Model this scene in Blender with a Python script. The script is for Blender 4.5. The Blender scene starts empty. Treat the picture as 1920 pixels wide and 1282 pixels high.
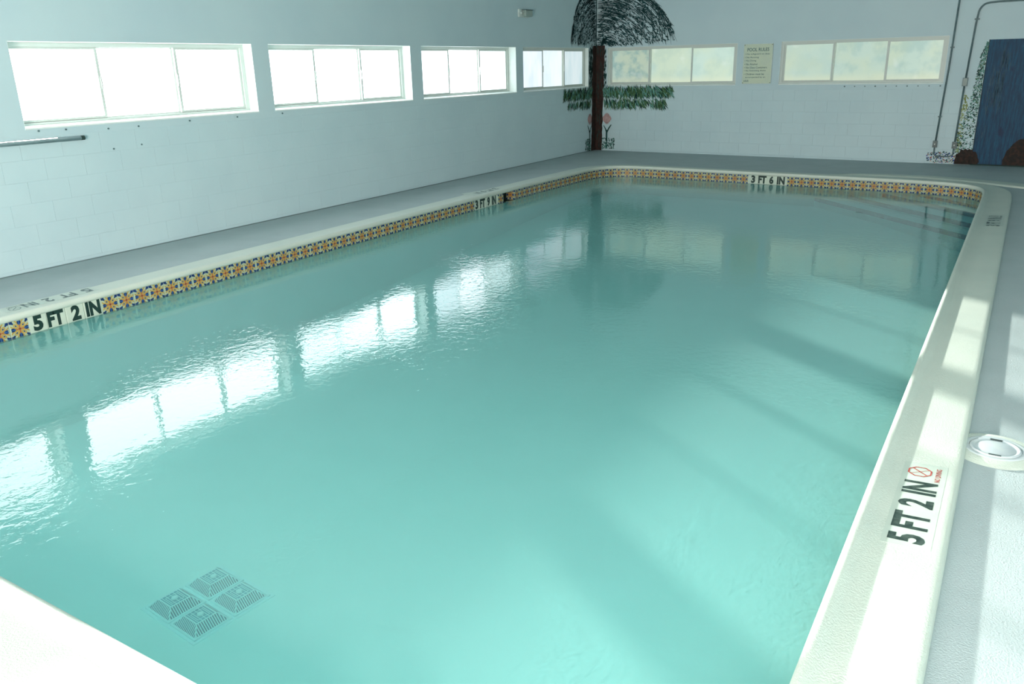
import bpy, bmesh, math, random
from mathutils import Vector, Matrix
random.seed(7)
S = bpy.context.scene
COL = S.collection

# ---------------------------------------------------------------- camera, world, sun, exposure
cam = bpy.data.objects.new('camera', bpy.data.cameras.new('camera'))
COL.objects.link(cam)
cam.data.sensor_width = 36.0
cam.data.lens = 36.0 * 1519.64 / 1920.0
cam.data.clip_end = 200
Rv = Vector((0.85255, 0.52214, -0.02295)); Uv = Vector((-0.14966, 0.28596, 0.94648)); Fv = Vector((-0.50076, 0.80349, -0.32193))
m = Matrix((Rv, Uv, -Fv)).transposed().to_4x4()
m.translation = (8.0796, -16.4791, 1.7991)
cam.matrix_world = m
S.camera = cam

world = bpy.data.worlds.new('sky')
S.world = world
world.use_nodes = True
bg = world.node_tree.nodes['Background']
bg.inputs[0].default_value = (0.75, 0.9, 1.0, 1)
bg.inputs[1].default_value = 0.35

SUN = 28.0
sun = bpy.data.objects.new('sun', bpy.data.lights.new('sun', 'SUN'))
COL.objects.link(sun)
sun.data.energy = SUN
sun.data.angle = math.radians(1.1)
sun.data.color = (1.0, 0.97, 0.88)
sd = Vector((1.0, -0.67, -0.226))
sun.rotation_euler = (-sd).to_track_quat('Z', 'Y').to_euler()
sun.location = (-6, 4, 4)

# radiance of the daylight in the left panes, and of the added fill panes
L_LEFT = {'w0': 6.0, 'w1': 6.5, 'w2': 6.0, 'w3': 3.8, 'w4': 1.15}
L_FILL_BACK = 47.0
L_FILL_RIGHT = (4.2, 3.2, .9, .3)

vs = S.view_settings
vs.view_transform = 'Standard'; vs.look = 'None'; vs.gamma = 1.0; vs.use_curve_mapping = False
vs.exposure = 0.0
S.cycles.use_denoising = True
S.cycles.max_bounces = 10
S.cycles.diffuse_bounces = 6
S.cycles.transparent_max_bounces = 12
S.cycles.caustics_reflective = False
S.cycles.caustics_refractive = False
S.cycles.sample_clamp_indirect = 6.0

# ---------------------------------------------------------------- measures
TH = 0.0457                       # the far wall and far pool edge run slightly off square
CORNER = Vector((0.0, 0.168, 0.0))
TS = 0.155                        # tile pitch
ZW = -0.137                       # water level
ZT = 0.002                        # top of the tile band
CEIL = 4.4
XR, YB = 9.7, -19.4               # right wall, back wall

def far(s, z, off=0.0):
    """point on the far wall, s metres from the corner, off metres into the room"""
    c, n = math.cos(TH), math.sin(TH)
    return Vector((CORNER.x + s*c - off*n, CORNER.y - s*n - off*c, z))

def left(s, z, off=0.0):
    """point on the left wall, s metres from the corner towards the camera"""
    return Vector((off, CORNER.y - s, z))

# ---------------------------------------------------------------- helpers
def link(o, parent=None):
    COL.objects.link(o)
    if parent is not None:
        o.parent = parent
    return o

def tag(o, label=None, cat=None, group=None, kind=None):
    if label: o['label'] = label
    if cat: o['category'] = cat
    if group: o['group'] = group
    if kind: o['kind'] = kind
    return o

def mesh(name, verts, faces, mat, smooth=False):
    me = bpy.data.meshes.new(name)
    me.from_pydata([tuple(v) for v in verts], [], faces)
    mats = mat if isinstance(mat, (list, tuple)) else [mat]
    for mm in mats: me.materials.append(mm)
    if smooth:
        for p in me.polygons: p.use_smooth = True
    me.update()
    return me

def obj(name, me, parent=None, loc=None, rot=None):
    o = bpy.data.objects.new(name, me)
    link(o, parent)
    if loc is not None: o.location = loc
    if rot is not None: o.rotation_euler = rot
    return o

def empty(name, loc=(0, 0, 0), rotz=0.0):
    o = bpy.data.objects.new(name, None)
    o.empty_display_size = 0.1
    link(o); o.location = loc; o.rotation_euler = (0, 0, rotz)
    return o

class MB:
    """collects verts and faces; every shape lands in one mesh"""
    def __init__(s): s.v = []; s.f = []; s.m = []
    def add(s, vs_, fs, mi=0):
        b = len(s.v); s.v += [Vector(v) for v in vs_]
        s.f += [tuple(i + b for i in f) for f in fs]; s.m += [mi]*len(fs)
        return s
    def box(s, a, b, mi=0, bev=0.0):
        x0, y0, z0 = [min(p, q) for p, q in zip(a, b)]; x1, y1, z1 = [max(p, q) for p, q in zip(a, b)]
        if bev <= 0:
            v = [(x0,y0,z0),(x1,y0,z0),(x1,y1,z0),(x0,y1,z0),(x0,y0,z1),(x1,y0,z1),(x1,y1,z1),(x0,y1,z1)]
            f = [(0,3,2,1),(4,5,6,7),(0,1,5,4),(1,2,6,5),(2,3,7,6),(3,0,4,7)]
            return s.add(v, f, mi)
        bm = bmesh.new()
        vv = [bm.verts.new(p) for p in [(x0,y0,z0),(x1,y0,z0),(x1,y1,z0),(x0,y1,z0),(x0,y0,z1),(x1,y0,z1),(x1,y1,z1),(x0,y1,z1)]]
        for f in [(0,3,2,1),(4,5,6,7),(0,1,5,4),(1,2,6,5),(2,3,7,6),(3,0,4,7)]: bm.faces.new([vv[i] for i in f])
        bmesh.ops.bevel(bm, geom=list(bm.edges), offset=bev, segments=2, affect='EDGES', profile=0.6)
        bm.verts.index_update()
        s.add([v.co.copy() for v in bm.verts], [tuple(v.index for v in f.verts) for f in bm.faces], mi)
        bm.free(); return s
    def tube(s, pts, r, n=10, mi=0, caps=True):
        pts = [Vector(p) for p in pts]; rings = []
        prev = None
        for i, p in enumerate(pts):
            t = (pts[min(i+1, len(pts)-1)] - pts[max(i-1, 0)]).normalized()
            ref = prev if prev is not None else (Vector((0,0,1)) if abs(t.z) < .9 else Vector((1,0,0)))
            a = (ref - t*ref.dot(t)).normalized(); b = t.cross(a); prev = a
            rr = r[i] if isinstance(r, (list, tuple)) else r
            rings.append([p + (a*math.cos(2*math.pi*k/n) + b*math.sin(2*math.pi*k/n))*rr for k in range(n)])
        v = [q for ring in rings for q in ring]; f = []
        for i in range(len(pts)-1):
            for k in range(n):
                f.append((i*n+k, i*n+(k+1) % n, (i+1)*n+(k+1) % n, (i+1)*n+k))
        if caps: f.append(tuple(range(n-1, -1, -1))); f.append(tuple((len(pts)-1)*n+k for k in range(n)))
        return s.add(v, f, mi)
    def lathe(s, prof, c, n=32, mi=0):
        """prof: (radius, z) from the axis outwards"""
        v = []; f = []
        for (r, z) in prof:
            for k in range(n):
                a = 2*math.pi*k/n; v.append((c[0]+r*math.cos(a), c[1]+r*math.sin(a), c[2]+z))
        for i in range(len(prof)-1):
            for k in range(n):
                f.append((i*n+k, (i+1)*n+k, (i+1)*n+(k+1) % n, i*n+(k+1) % n))
        return s.add(v, f, mi)
    def build(s, name, mats, parent=None, loc=None, rot=None, smooth=False):
        me = mesh(name, s.v, s.f, mats, smooth)
        if isinstance(mats, (list, tuple)) and len(mats) > 1:
            for p, mi in zip(me.polygons, s.m): p.material_index = mi
        return obj(name, me, parent, loc, rot)

# ---------------------------------------------------------------- materials
def nt(name):
    mt = bpy.data.materials.new(name); mt.use_nodes = True
    t = mt.node_tree
    for n in list(t.nodes): t.nodes.remove(n)
    return mt, t

class G:
    """tiny node-graph helper"""
    def __init__(s, t): s.t = t
    def n(s, typ, **kw):
        nd = s.t.nodes.new(typ)
        for k, v in kw.items(): setattr(nd, k, v)
        return nd
    def set(s, sock, v):
        if hasattr(v, 'is_linked'): s.t.links.new(v, sock)
        else: sock.default_value = v
    def math(s, op, a, b=0.0, c=None, clamp=False):
        nd = s.n('ShaderNodeMath', operation=op, use_clamp=clamp)
        s.set(nd.inputs[0], a); s.set(nd.inputs[1], b)
        if c is not None: s.set(nd.inputs[2], c)
        return nd.outputs[0]
    def mix(s, f, a, b):
        nd = s.n('ShaderNodeMix', data_type='RGBA')
        s.set(nd.inputs[0], f)
        for i, v in ((6, a), (7, b)):
            if isinstance(v, tuple): v = (*v[:3], 1)
            s.set(nd.inputs[i], v)
        return nd.outputs[2]
    def noise(s, vec, scale, detail=3, rough=0.55, dist=0.0):
        nd = s.n('ShaderNodeTexNoise'); s.set(nd.inputs['Vector'], vec)
        nd.inputs['Scale'].default_value = scale; nd.inputs['Detail'].default_value = detail
        nd.inputs['Roughness'].default_value = rough; nd.inputs['Distortion'].default_value = dist
        return nd.outputs[0]
    def ramp(s, v, a, b):
        """smooth 0..1 between a and b"""
        nd = s.n('ShaderNodeMapRange', interpolation_type='SMOOTHSTEP')
        s.set(nd.inputs[0], v); nd.inputs[1].default_value = a; nd.inputs[2].default_value = b
        return nd.outputs[0]
    def pos(s, scale=(1, 1, 1), obj_space=False):
        tc = s.n('ShaderNodeTexCoord') if obj_space else s.n('ShaderNodeNewGeometry')
        src = tc.outputs['Object'] if obj_space else tc.outputs['Position']
        mp = s.n('ShaderNodeMapping'); s.t.links.new(src, mp.inputs[0]); mp.inputs['Scale'].default_value = scale
        return mp.outputs[0]
    def bump(s, h, strength, dist):
        nd = s.n('ShaderNodeBump'); s.set(nd.inputs['Height'], h)
        nd.inputs['Strength'].default_value = strength; nd.inputs['Distance'].default_value = dist
        return nd.outputs[0]
    def bsdf(s, col, rough=0.6, spec=0.3, normal=None, metal=0.0):
        b = s.n('ShaderNodeBsdfPrincipled')
        if isinstance(col, tuple): col = (*col[:3], 1)
        s.set(b.inputs['Base Color'], col); s.set(b.inputs['Roughness'], rough)
        b.inputs['Specular IOR Level'].default_value = spec; b.inputs['Metallic'].default_value = metal
        if normal is not None: s.t.links.new(normal, b.inputs['Normal'])
        return b.outputs[0]
    def out(s, sh):
        o = s.n('ShaderNodeOutputMaterial'); s.t.links.new(sh, o.inputs[0])

def paint(name, c, c2=None, rough=0.55, spec=0.3, nscale=3.0, bscale=0.0, bstr=0.3, bdist=0.002, metal=0.0, amt=1.0):
    mt, t = nt(name); g = G(t)
    p = g.pos()
    col = c
    if c2 is not None:
        col = g.mix(g.math('MULTIPLY', g.ramp(g.noise(p, nscale, 4), .35, .7), amt), c, c2)
    nrm = None
    if bscale: nrm = g.bump(g.noise(p, bscale, 3, .6), bstr, bdist)
    g.out(g.bsdf(col, rough, spec, nrm, metal)); return mt

M = {}
M['wall'] = paint('wall_paint', (.475, .625, .66), (.45, .60, .64), .5, .35, 1.3, 60, .25, .002)
M['joint'] = paint('wall_joint_shadow', (.14, .20, .21), None, .7)  # shade of the gap at the left wall's foot, put into the colour
M['upper'] = paint('wall_plaster', (.475, .62, .655), (.445, .59, .635), .55, .3, .9, 25, .15, .002)
M['deck'] = paint('deck_paint', (.37, .44, .45), (.34, .41, .42), .6, .3, 2.2, 130, .8, .0035)
M['coping'] = paint('coping_paint', (.51, .575, .515), (.48, .55, .495), .5, .35, 2.5, 130, .7, .003)
M['ceil'] = paint('ceiling_paint', (.50, .58, .59))
M['frame'] = paint('window_frame_white', (.53, .60, .565), None, .4, .4)
M['sill'] = paint('sill_white', (.72, .80, .78), (.66, .75, .73), .5, .3, 9)
M['plaster'] = paint('pool_plaster', (.64, .98, .955), (.60, .96, .93), .7, .2, 1.4)
M['grout'] = paint('tile_grout', (.52, .60, .53), None, .6)
M['markwhite'] = paint('marker_tile_glaze', (.48, .56, .48), (.44, .52, .455), .25, .5, 14)
M['plate'] = paint('marker_plate', (.45, .53, .475), (.42, .50, .45), .4, .35, 9)
M['black'] = paint('black_letters', (.008, .028, .024), None, .4, .4)
M['worn'] = paint('worn_black_letters', (.012, .032, .028), (.05, .08, .07), .5, .3, 40)
M['greyletters'] = paint('faded_letters', (.05, .09, .09), (.16, .22, .22), .5, .3, 40)
M['red'] = paint('red_print', (.30, .03, .025), (.42, .12, .10), .5, .3, 70)
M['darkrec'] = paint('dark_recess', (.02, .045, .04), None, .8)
M['navytile'] = paint('step_edge_tile', (.0, .008, .012), None, .3, .5)
M['conduit'] = paint('conduit_grey', (.10, .17, .18), (.07, .13, .14), .45, .4, 12)
M['steel'] = paint('box_steel', (.11, .15, .15), (.07, .10, .10), .45, .4, 30)
M['boxface'] = paint('junction_cover', (.30, .36, .34), (.24, .30, .29), .5, .3, 30)
M['lid'] = paint('lid_plastic', (.42, .49, .52), (.46, .53, .53), .35, .4, 16)
M['slot'] = paint('slot_dark', (.03, .05, .05), None, .7)
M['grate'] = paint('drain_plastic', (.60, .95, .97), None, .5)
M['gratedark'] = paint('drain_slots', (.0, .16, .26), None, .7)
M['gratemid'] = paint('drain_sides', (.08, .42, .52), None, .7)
M['sign'] = paint('sign_enamel', (.52, .61, .47), (.48, .58, .47), .35, .4, 5)
M['signtext'] = paint('sign_lettering', (.05, .13, .14), None, .5)
M['rail'] = paint('rail_paint', (.33, .44, .46), (.28, .38, .40), .45, .4, 10)
M['lampbox'] = paint('lamp_housing', (.58, .68, .66), (.48, .58, .56), .5, .3, 20)
M['lampface'] = paint('lamp_face', (.30, .38, .35), (.22, .30, .28), .4, .4, 60)
M['bark'] = paint('painted_trunk', (.028, .017, .015), (.050, .028, .023), .6, .2, 14)
M['frond'] = paint('painted_frond_dark', (.010, .050, .055), (.018, .075, .08), .6, .2, 20)
M['leafd'] = paint('painted_leaf_dark', (.012, .060, .055), None, .6, .2)
M['leafg'] = paint('painted_leaf_green', (.06, .15, .07), (.10, .20, .10), .6, .2, 20)
M['leafm'] = paint('painted_leaf_teal', (.12, .30, .26), None, .6, .2)
M['pink'] = paint('painted_petal', (.40, .26, .26), (.50, .36, .35), .6, .2, 30)
M['rockp'] = paint('painted_rock', (.011, .009, .008), (.036, .018, .012), .6, .2, 22)
M['bluep'] = paint('painted_flower_blue', (.02, .05, .30), None, .6, .2)
M['redp'] = paint('painted_flower_red', (.28, .09, .06), None, .6, .2)
M['yelg'] = paint('painted_leaf_yellow', (.30, .38, .16), None, .6, .2)
M['tanp'] = paint('painted_streak_tan', (.055, .11, .15), (.03, .075, .12), .6, .2, 30)
M['leafbit'] = paint('floating_leaf', (.02, .07, .06), None, .7)
M['sillpatch'] = paint('filler_patch', (.74, .84, .84), None, .6)

def door_mat():
    mt, t = nt('painted_waterfall'); g = G(t)
    p = g.pos((1, 1, 0.09)); q = g.pos((1, 1, .55))
    a = g.noise(p, 46, 4, .6); b = g.noise(q, 5.5, 3); c = g.noise(p, 95, 3)
    col = g.mix(g.ramp(a, .35, .68), (.0005, .032, .075), (.001, .070, .145))
    col = g.mix(g.math('MULTIPLY', g.ramp(c, .60, .76), .45), col, (.03, .19, .30))
    col = g.mix(g.math('MULTIPLY', g.ramp(b, .60, .74), .75), col, (.002, .014, .05))
    g.out(g.bsdf(col, .5, .2)); return mt
M['door'] = door_mat()

def tile_mat():
    """hand-painted flower tile, drawn from each tile's own coordinates"""
    mt, t = nt('flower_tile_glaze'); g = G(t)
    tc = g.n('ShaderNodeTexCoord'); sx = g.n('ShaderNodeSeparateXYZ'); t.links.new(tc.outputs['Object'], sx.inputs[0])
    x = g.math('DIVIDE', sx.outputs[0], TS/2); z = g.math('DIVIDE', sx.outputs[2], TS/2)
    ax = g.math('ABSOLUTE', x); az = g.math('ABSOLUTE', z)
    u = g.math('MAXIMUM', ax, az); v = g.math('MINIMUM', ax, az)          # folded to one octant
    d1 = g.math('MULTIPLY', g.math('ADD', ax, az), .7071); d2 = g.math('MULTIPLY', g.math('SUBTRACT', u, v), .7071)
    def ell(a, b, ca, cb, ra, rb):
        p = g.math('DIVIDE', g.math('SUBTRACT', a, ca), ra); q = g.math('DIVIDE', g.math('SUBTRACT', b, cb), rb)
        return g.math('ADD', g.math('MULTIPLY', p, p), g.math('MULTIPLY', q, q))
    def inside(e, soft=.12): return g.math('SUBTRACT', 1.0, g.ramp(e, 1-soft, 1+soft))
    rnd = g.n('ShaderNodeObjectInfo').outputs['Random']
    nz = g.noise(g.pos(), 90, 2)
    col = g.mix(nz, (.36, .43, .31), (.30, .38, .27))
    gold = g.mix(rnd, (.40, .27, .05), (.34, .21, .04)); navy = g.mix(rnd, (.005, .020, .10), (.008, .032, .14))
    # long golden tendrils from the middle towards the sides
    ten = g.math('ABSOLUTE', g.math('SUBTRACT', v, g.math('MULTIPLY', g.math('MULTIPLY', u, u), .50)))
    tf = g.math('MULTIPLY', inside(g.math('DIVIDE', ten, .085), .3), inside(g.math('DIVIDE', u, .92), .05))
    col = g.mix(tf, col, gold)
    # red-brown veins
    ve = g.math('MULTIPLY', inside(g.math('DIVIDE', v, .05), .4), inside(g.math('DIVIDE', u, .45), .1))
    col = g.mix(ve, col, (.34, .09, .04))
    ve2 = g.math('MULTIPLY', inside(g.math('DIVIDE', d2, .03), .4), inside(g.math('DIVIDE', d1, .30), .1))
    col = g.mix(ve2, col, (.36, .12, .05))
    # golden loops on the diagonals with a navy seed
    col = g.mix(inside(ell(d1, d2, .52, 0, .29, .19)), col, gold)
    col = g.mix(inside(ell(d1, d2, .52, 0, .17, .085)), col, (.46, .50, .30))
    col = g.mix(inside(ell(d1, d2, .52, 0, .13, .065)), col, navy)
    # blue tulips on the axes
    col = g.mix(inside(ell(u, v, .64, .0, .22, .17)), col, (.025, .08, .23))
    col = g.mix(inside(ell(u, v, .70, .12, .17, .075)), col, navy)
    # navy corner leaves, two lobes
    col = g.mix(inside(ell(u, v, .84, .80, .17, .16)), col, navy)
    col = g.mix(inside(ell(d1, d2, .98, 0, .15, .10)), col, navy)
    # centre
    col = g.mix(inside(ell(u, v, 0, 0, .09, .09)), col, (.10, .04, .03))
    g.out(g.bsdf(col, .22, .5)); return mt
M['tile'] = tile_mat()

def water_mat():
    """slightly cloudy pool water: mirror at grazing angles, milky body that shows the floor"""
    mt, t = nt('pool_water'); g = G(t)
    p1 = g.pos((1.0, 1.0, 1)); p2 = g.pos((1, 1, 1))
    h = g.math('ADD', g.math('MULTIPLY', g.noise(p1, 1.5, 1, .5, .3), .5), g.math('MULTIPLY', g.noise(p2, 15, 2, .55, .5), .33))
    h = g.math('ADD', h, g.math('MULTIPLY', g.noise(p2, 48, 2, .55), .075))
    calm = g.ramp(g.noise(p1, .55, 1), .38, .62)
    h = g.math('MULTIPLY', h, g.math('ADD', g.math('MULTIPLY', calm, .75), .25))
    nrm = g.bump(h, 1.0, .0075)
    fr = g.n('ShaderNodeFresnel'); fr.inputs['IOR'].default_value = 1.34; t.links.new(nrm, fr.inputs['Normal'])
    gl = g.n('ShaderNodeBsdfGlossy'); gl.inputs['Roughness'].default_value = 0.0; gl.inputs['Color'].default_value = (.97, 1, 1, 1)
    t.links.new(nrm, gl.inputs['Normal'])
    tr = g.n('ShaderNodeBsdfTransparent'); tr.inputs['Color'].default_value = (.70, .985, .975, 1)
    df = g.n('ShaderNodeBsdfDiffuse')
    cl = g.mix(g.ramp(g.noise(p2, .35, 2), .3, .7), (.46, .93, .905), (.50, .94, .915))
    cau = g.noise(g.pos((1, 1, 1)), 30, 2, .55, .8)
    nb = g.bump(cau, .8, .0045)
    t.links.new(cl, df.inputs['Color']); t.links.new(nb, df.inputs['Normal'])
    body = g.n('ShaderNodeMixShader'); body.inputs[0].default_value = .22
    t.links.new(tr.outputs[0], body.inputs[1]); t.links.new(df.outputs[0], body.inputs[2])
    mx = g.n('ShaderNodeMixShader'); t.links.new(fr.outputs[0], mx.inputs[0])
    t.links.new(body.outputs[0], mx.inputs[1]); t.links.new(gl.outputs[0], mx.inputs[2])
    g.out(mx.outputs[0]); return mt
M['water'] = water_mat()

def pane_left(name, L, c=(.96, .985, 1.0), var=.0, thru=.5):
    """frosted pane with daylight in it; part of the sun passes straight through"""
    mt, t = nt(name); g = G(t)
    em = g.n('ShaderNodeEmission')
    nz = g.noise(g.pos((1, 1, .35)), 4.0, 3)
    col = g.mix(g.math('MULTIPLY', g.ramp(nz, .3, .7), var), c, (c[0]*.62, c[1]*.80, c[2]*.84))
    t.links.new(col, em.inputs[0]); em.inputs[1].default_value = L/(1-thru)
    tr = g.n('ShaderNodeBsdfTransparent')
    mx = g.n('ShaderNodeMixShader'); mx.inputs[0].default_value = 1-thru
    t.links.new(tr.outputs[0], mx.inputs[1]); t.links.new(em.outputs[0], mx.inputs[2])
    g.out(mx.outputs[0]); return mt

def pane_green(name, seed, tealness, L=1.0):
    """frosted pane in front of blurred greenery"""
    mt, t = nt(name); g = G(t)
    p = g.pos(); mp = g.n('ShaderNodeMapping'); t.links.new(p, mp.inputs[0]); mp.inputs['Location'].default_value = (seed, seed*.7, 0)
    q = mp.outputs[0]
    col = g.mix(g.ramp(g.noise(q, 1.8, 2), .35, .65), (.62, .77, .60), (.57, .76, .66))
    col = g.mix(g.math('MULTIPLY', g.ramp(g.noise(q, 3.2, 3), .42, .62), tealness), col, (.30, .52, .50))
    col = g.mix(g.math('MULTIPLY', g.ramp(g.noise(q, 2.6, 2, .5, .2), .62, .76), .5), col, (.80, .92, .84))
    sx = g.n('ShaderNodeSeparateXYZ'); t.links.new(g.pos(), sx.inputs[0])
    col = g.mix(g.math('MULTIPLY', g.ramp(sx.outputs[2], 1.58, 1.42), .6), col, (.76, .84, .62))
    em = g.n('ShaderNodeEmission'); t.links.new(col, em.inputs[0]); em.inputs[1].default_value = L
    gl = g.n('ShaderNodeBsdfGlossy'); gl.inputs['Roughness'].default_value = .25; gl.inputs['Color'].default_value = (.5, .5, .5, 1)
    mx = g.n('ShaderNodeMixShader'); mx.inputs[0].default_value = .06
    t.links.new(em.outputs[0], mx.inputs[1]); t.links.new(gl.outputs[0], mx.inputs[2])
    g.out(mx.outputs[0]); return mt

# ---------------------------------------------------------------- room shell
Z0, Z1 = 1.338, 2.127             # window opening, bottom and top
WL = [(-18.35, -15.50, 'w0'), (-15.24, -12.40, 'w0'), (-12.1425, -9.2722, 'w1'), (-9.0125, -6.2125, 'w2'), (-5.944, -3.1405, 'w3'), (-2.893, -0.19, 'w4')]
def wall_with_holes(name, a, b, holes, z0, z1, put, thick, mat):
    """wall along one axis from a to b, with window holes [(s0, s1)] between z0 and z1; put(s, z, off) -> point"""
    mb = MB()
    def slab(s0, s1, zz0, zz1):
        v = [put(s, z, o) for o in (0, -thick) for (s, z) in ((s0, zz0), (s1, zz0), (s1, zz1), (s0, zz1))]
        mb.add(v, [(0,1,2,3), (7,6,5,4), (0,4,5,1), (1,5,6,2), (2,6,7,3), (3,7,4,0)])
    slab(a, b, z1, CEIL); slab(a, b, -.30, z0)
    e = a
    for h0, h1 in sorted(holes): slab(e, h0, z0, z1); e = h1
    slab(e, b, z0, z1)
    o = mb.build(name, mat); o['kind'] = 'structure'
    return o

lholes = [(CORNER.y - y1, CORNER.y - y0) for (y0, y1, k) in WL]
wl = wall_with_holes('wall_left', -.25, CORNER.y - YB, lholes, Z0, Z1, left, .25, M['upper'])
FH = [(0.277, 3.101), (3.943, 6.763)]
DS0, DS1, DZ = 7.365, 8.30, 2.036
# far wall: the windows, then the door as a full-height hole
mbw = MB()
def slabf(s0, s1, za, zb):
    v = [far(s, z, o) for o in (0, -.25) for (s, z) in ((s0, za), (s1, za), (s1, zb), (s0, zb))]
    mbw.add(v, [(0,1,2,3), (7,6,5,4), (0,4,5,1), (1,5,6,2), (2,6,7,3), (3,7,4,0)])
FZ0, FZ1 = 1.352, 2.121
slabf(0, 10.0, FZ1, CEIL); slabf(0, DS0, -.3, FZ0); slabf(DS1, 10.0, -.3, FZ1)
slabf(0, FH[0][0], FZ0, FZ1); slabf(FH[0][1], FH[1][0], FZ0, FZ1); slabf(FH[1][1], DS0, FZ0, FZ1)
slabf(DS0, DS1, DZ, FZ1)
wf = mbw.build('wall_far', M['upper']); wf['kind'] = 'structure'

# right and back walls, ceiling (behind or beside the camera)
def plain_wall(name, a, b, mat):
    o = MB().box(a, b).build(name, mat); o['kind'] = 'structure'; return o
mb = MB()
RW = [(-17.6, -14.8), (-13.6, -10.8), (-9.6, -6.8), (-5.6, -2.8)]  # openings for the added fill windows, out of view
e = YB - .25
mb.box((XR, e, -.3), (XR+.25, .2, 1.4)).box((XR, e, 2.2), (XR+.25, .2, CEIL))
for a, b in RW: mb.box((XR, e, 1.4), (XR+.25, a, 2.2)); e = b
mb.box((XR, e, 1.4), (XR+.25, .2, 2.2))
wr = mb.build('wall_right', M['upper']); wr['kind'] = 'structure'
mb = MB()
BX0, BX1, BZ = 4.9, 9.2, 2.25  # opening for the added fill glazing behind the camera
mb.box((-.25, YB-.25, -.3), (BX0, YB, CEIL)).box((BX1, YB-.25, -.3), (XR+.25, YB, CEIL)).box((BX0, YB-.25, BZ), (BX1, YB, CEIL)).box((BX0, YB-.25, -.3), (BX1, YB, 0.02))
wb = mb.build('wall_back', M['upper']); wb['kind'] = 'structure'
plain_wall('ceiling', (-.3, YB-.3, CEIL), (XR+.3, .5, CEIL+.15), M['ceil'])

# painted concrete blocks below the sills: each one a part of its wall
BL, BH = .4064, .2032
GAP = .003
VG = .0014
def block_mesh(w, h, mat):
    me = bpy.data.meshes.new('block')
    d, b = .0045, .002
    q = .0009
    v = [(0,0,0),(w,0,0),(w,0,h),(0,0,h),(0,-d+.001,0),(w,-d+.001,0),(w,-d+.001,h),(0,-d+.001,h),(q,-d,b),(w-q,-d,b),(w-q,-d,h-b),(q,-d,h-b)]
    f = [(4,5,1,0),(5,6,2,1),(6,7,3,2),(7,4,0,3),(8,9,5,4),(9,10,6,5),(10,11,7,6),(11,8,4,7),(11,10,9,8)]
    f = [tuple(reversed(q)) for q in f]
    me.from_pydata(v, [], f); me.materials.append(mat); me.update(); return me
bfull = block_mesh(BL-VG, BH-GAP, M['wall'])
cache = {}
def blk(w, h):
    k = (round(w, 3), round(h, 3))
    if k not in cache: cache[k] = block_mesh(w, h, M['wall'])
    return cache[k]
def lay_blocks(parent, put, rotz, length, z0, rows, flip=False):
    for r in range(rows):
        e = 0.0; s = -(BL/2 if r % 2 else 0.0)
        while s < length:
            a, b = max(s, 0), min(s+BL, length)
            if b - a > .05:
                me = bfull if abs(b-a-BL) < 1e-4 else blk(b-a-VG, BH-GAP)
                p = put(a if not flip else b, z0 + r*BH, 0)
                o = bpy.data.objects.new('block', me); COL.objects.link(o); o.parent = parent
                o.location = p; o.rotation_euler = (0, 0, rotz)
            s += BL
# far wall: local +x along the wall, local -y into the room
lay_blocks(wf, lambda s, z, o: far(s, z, -.001), -TH, DS0-.02, .042, 6)
# left wall: blocks face +x; local x runs along +y
lay_blocks(wl, lambda s, z, o: left(s, z, -.001), math.pi/2, 16.3, .042, 6, flip=True)

# low kerb at the foot of the far wall, and the joint's shadow gap painted as a dark strip along the left wall
mb = MB()
segs = [.2, .9, 1.8, 2.9, 4.35, 5.42, 6.3, 6.64]
kerb = empty('baseboard_far', far(0, 0)); kerb['kind'] = 'structure'
for a, b in zip(segs[:-1], segs[1:]):
    q = MB(); v = [far(s, z, o) - far(0, 0) for o in (.0, .014) for (s, z) in ((a+.002, 0), (b-.002, 0), (b-.002, .036), (a+.002, .036))]
    q.add(v, [(0,3,2,1),(4,5,6,7),(0,1,5,4),(1,2,6,5),(2,3,7,6),(3,0,4,7)]); q.build('kerb_board', M['wall'], kerb)
q = MB().box((0, YB, -.01), (.006, CORNER.y, .010)).build('joint_shadow_left', M['joint']); q['kind'] = 'structure'
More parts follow.
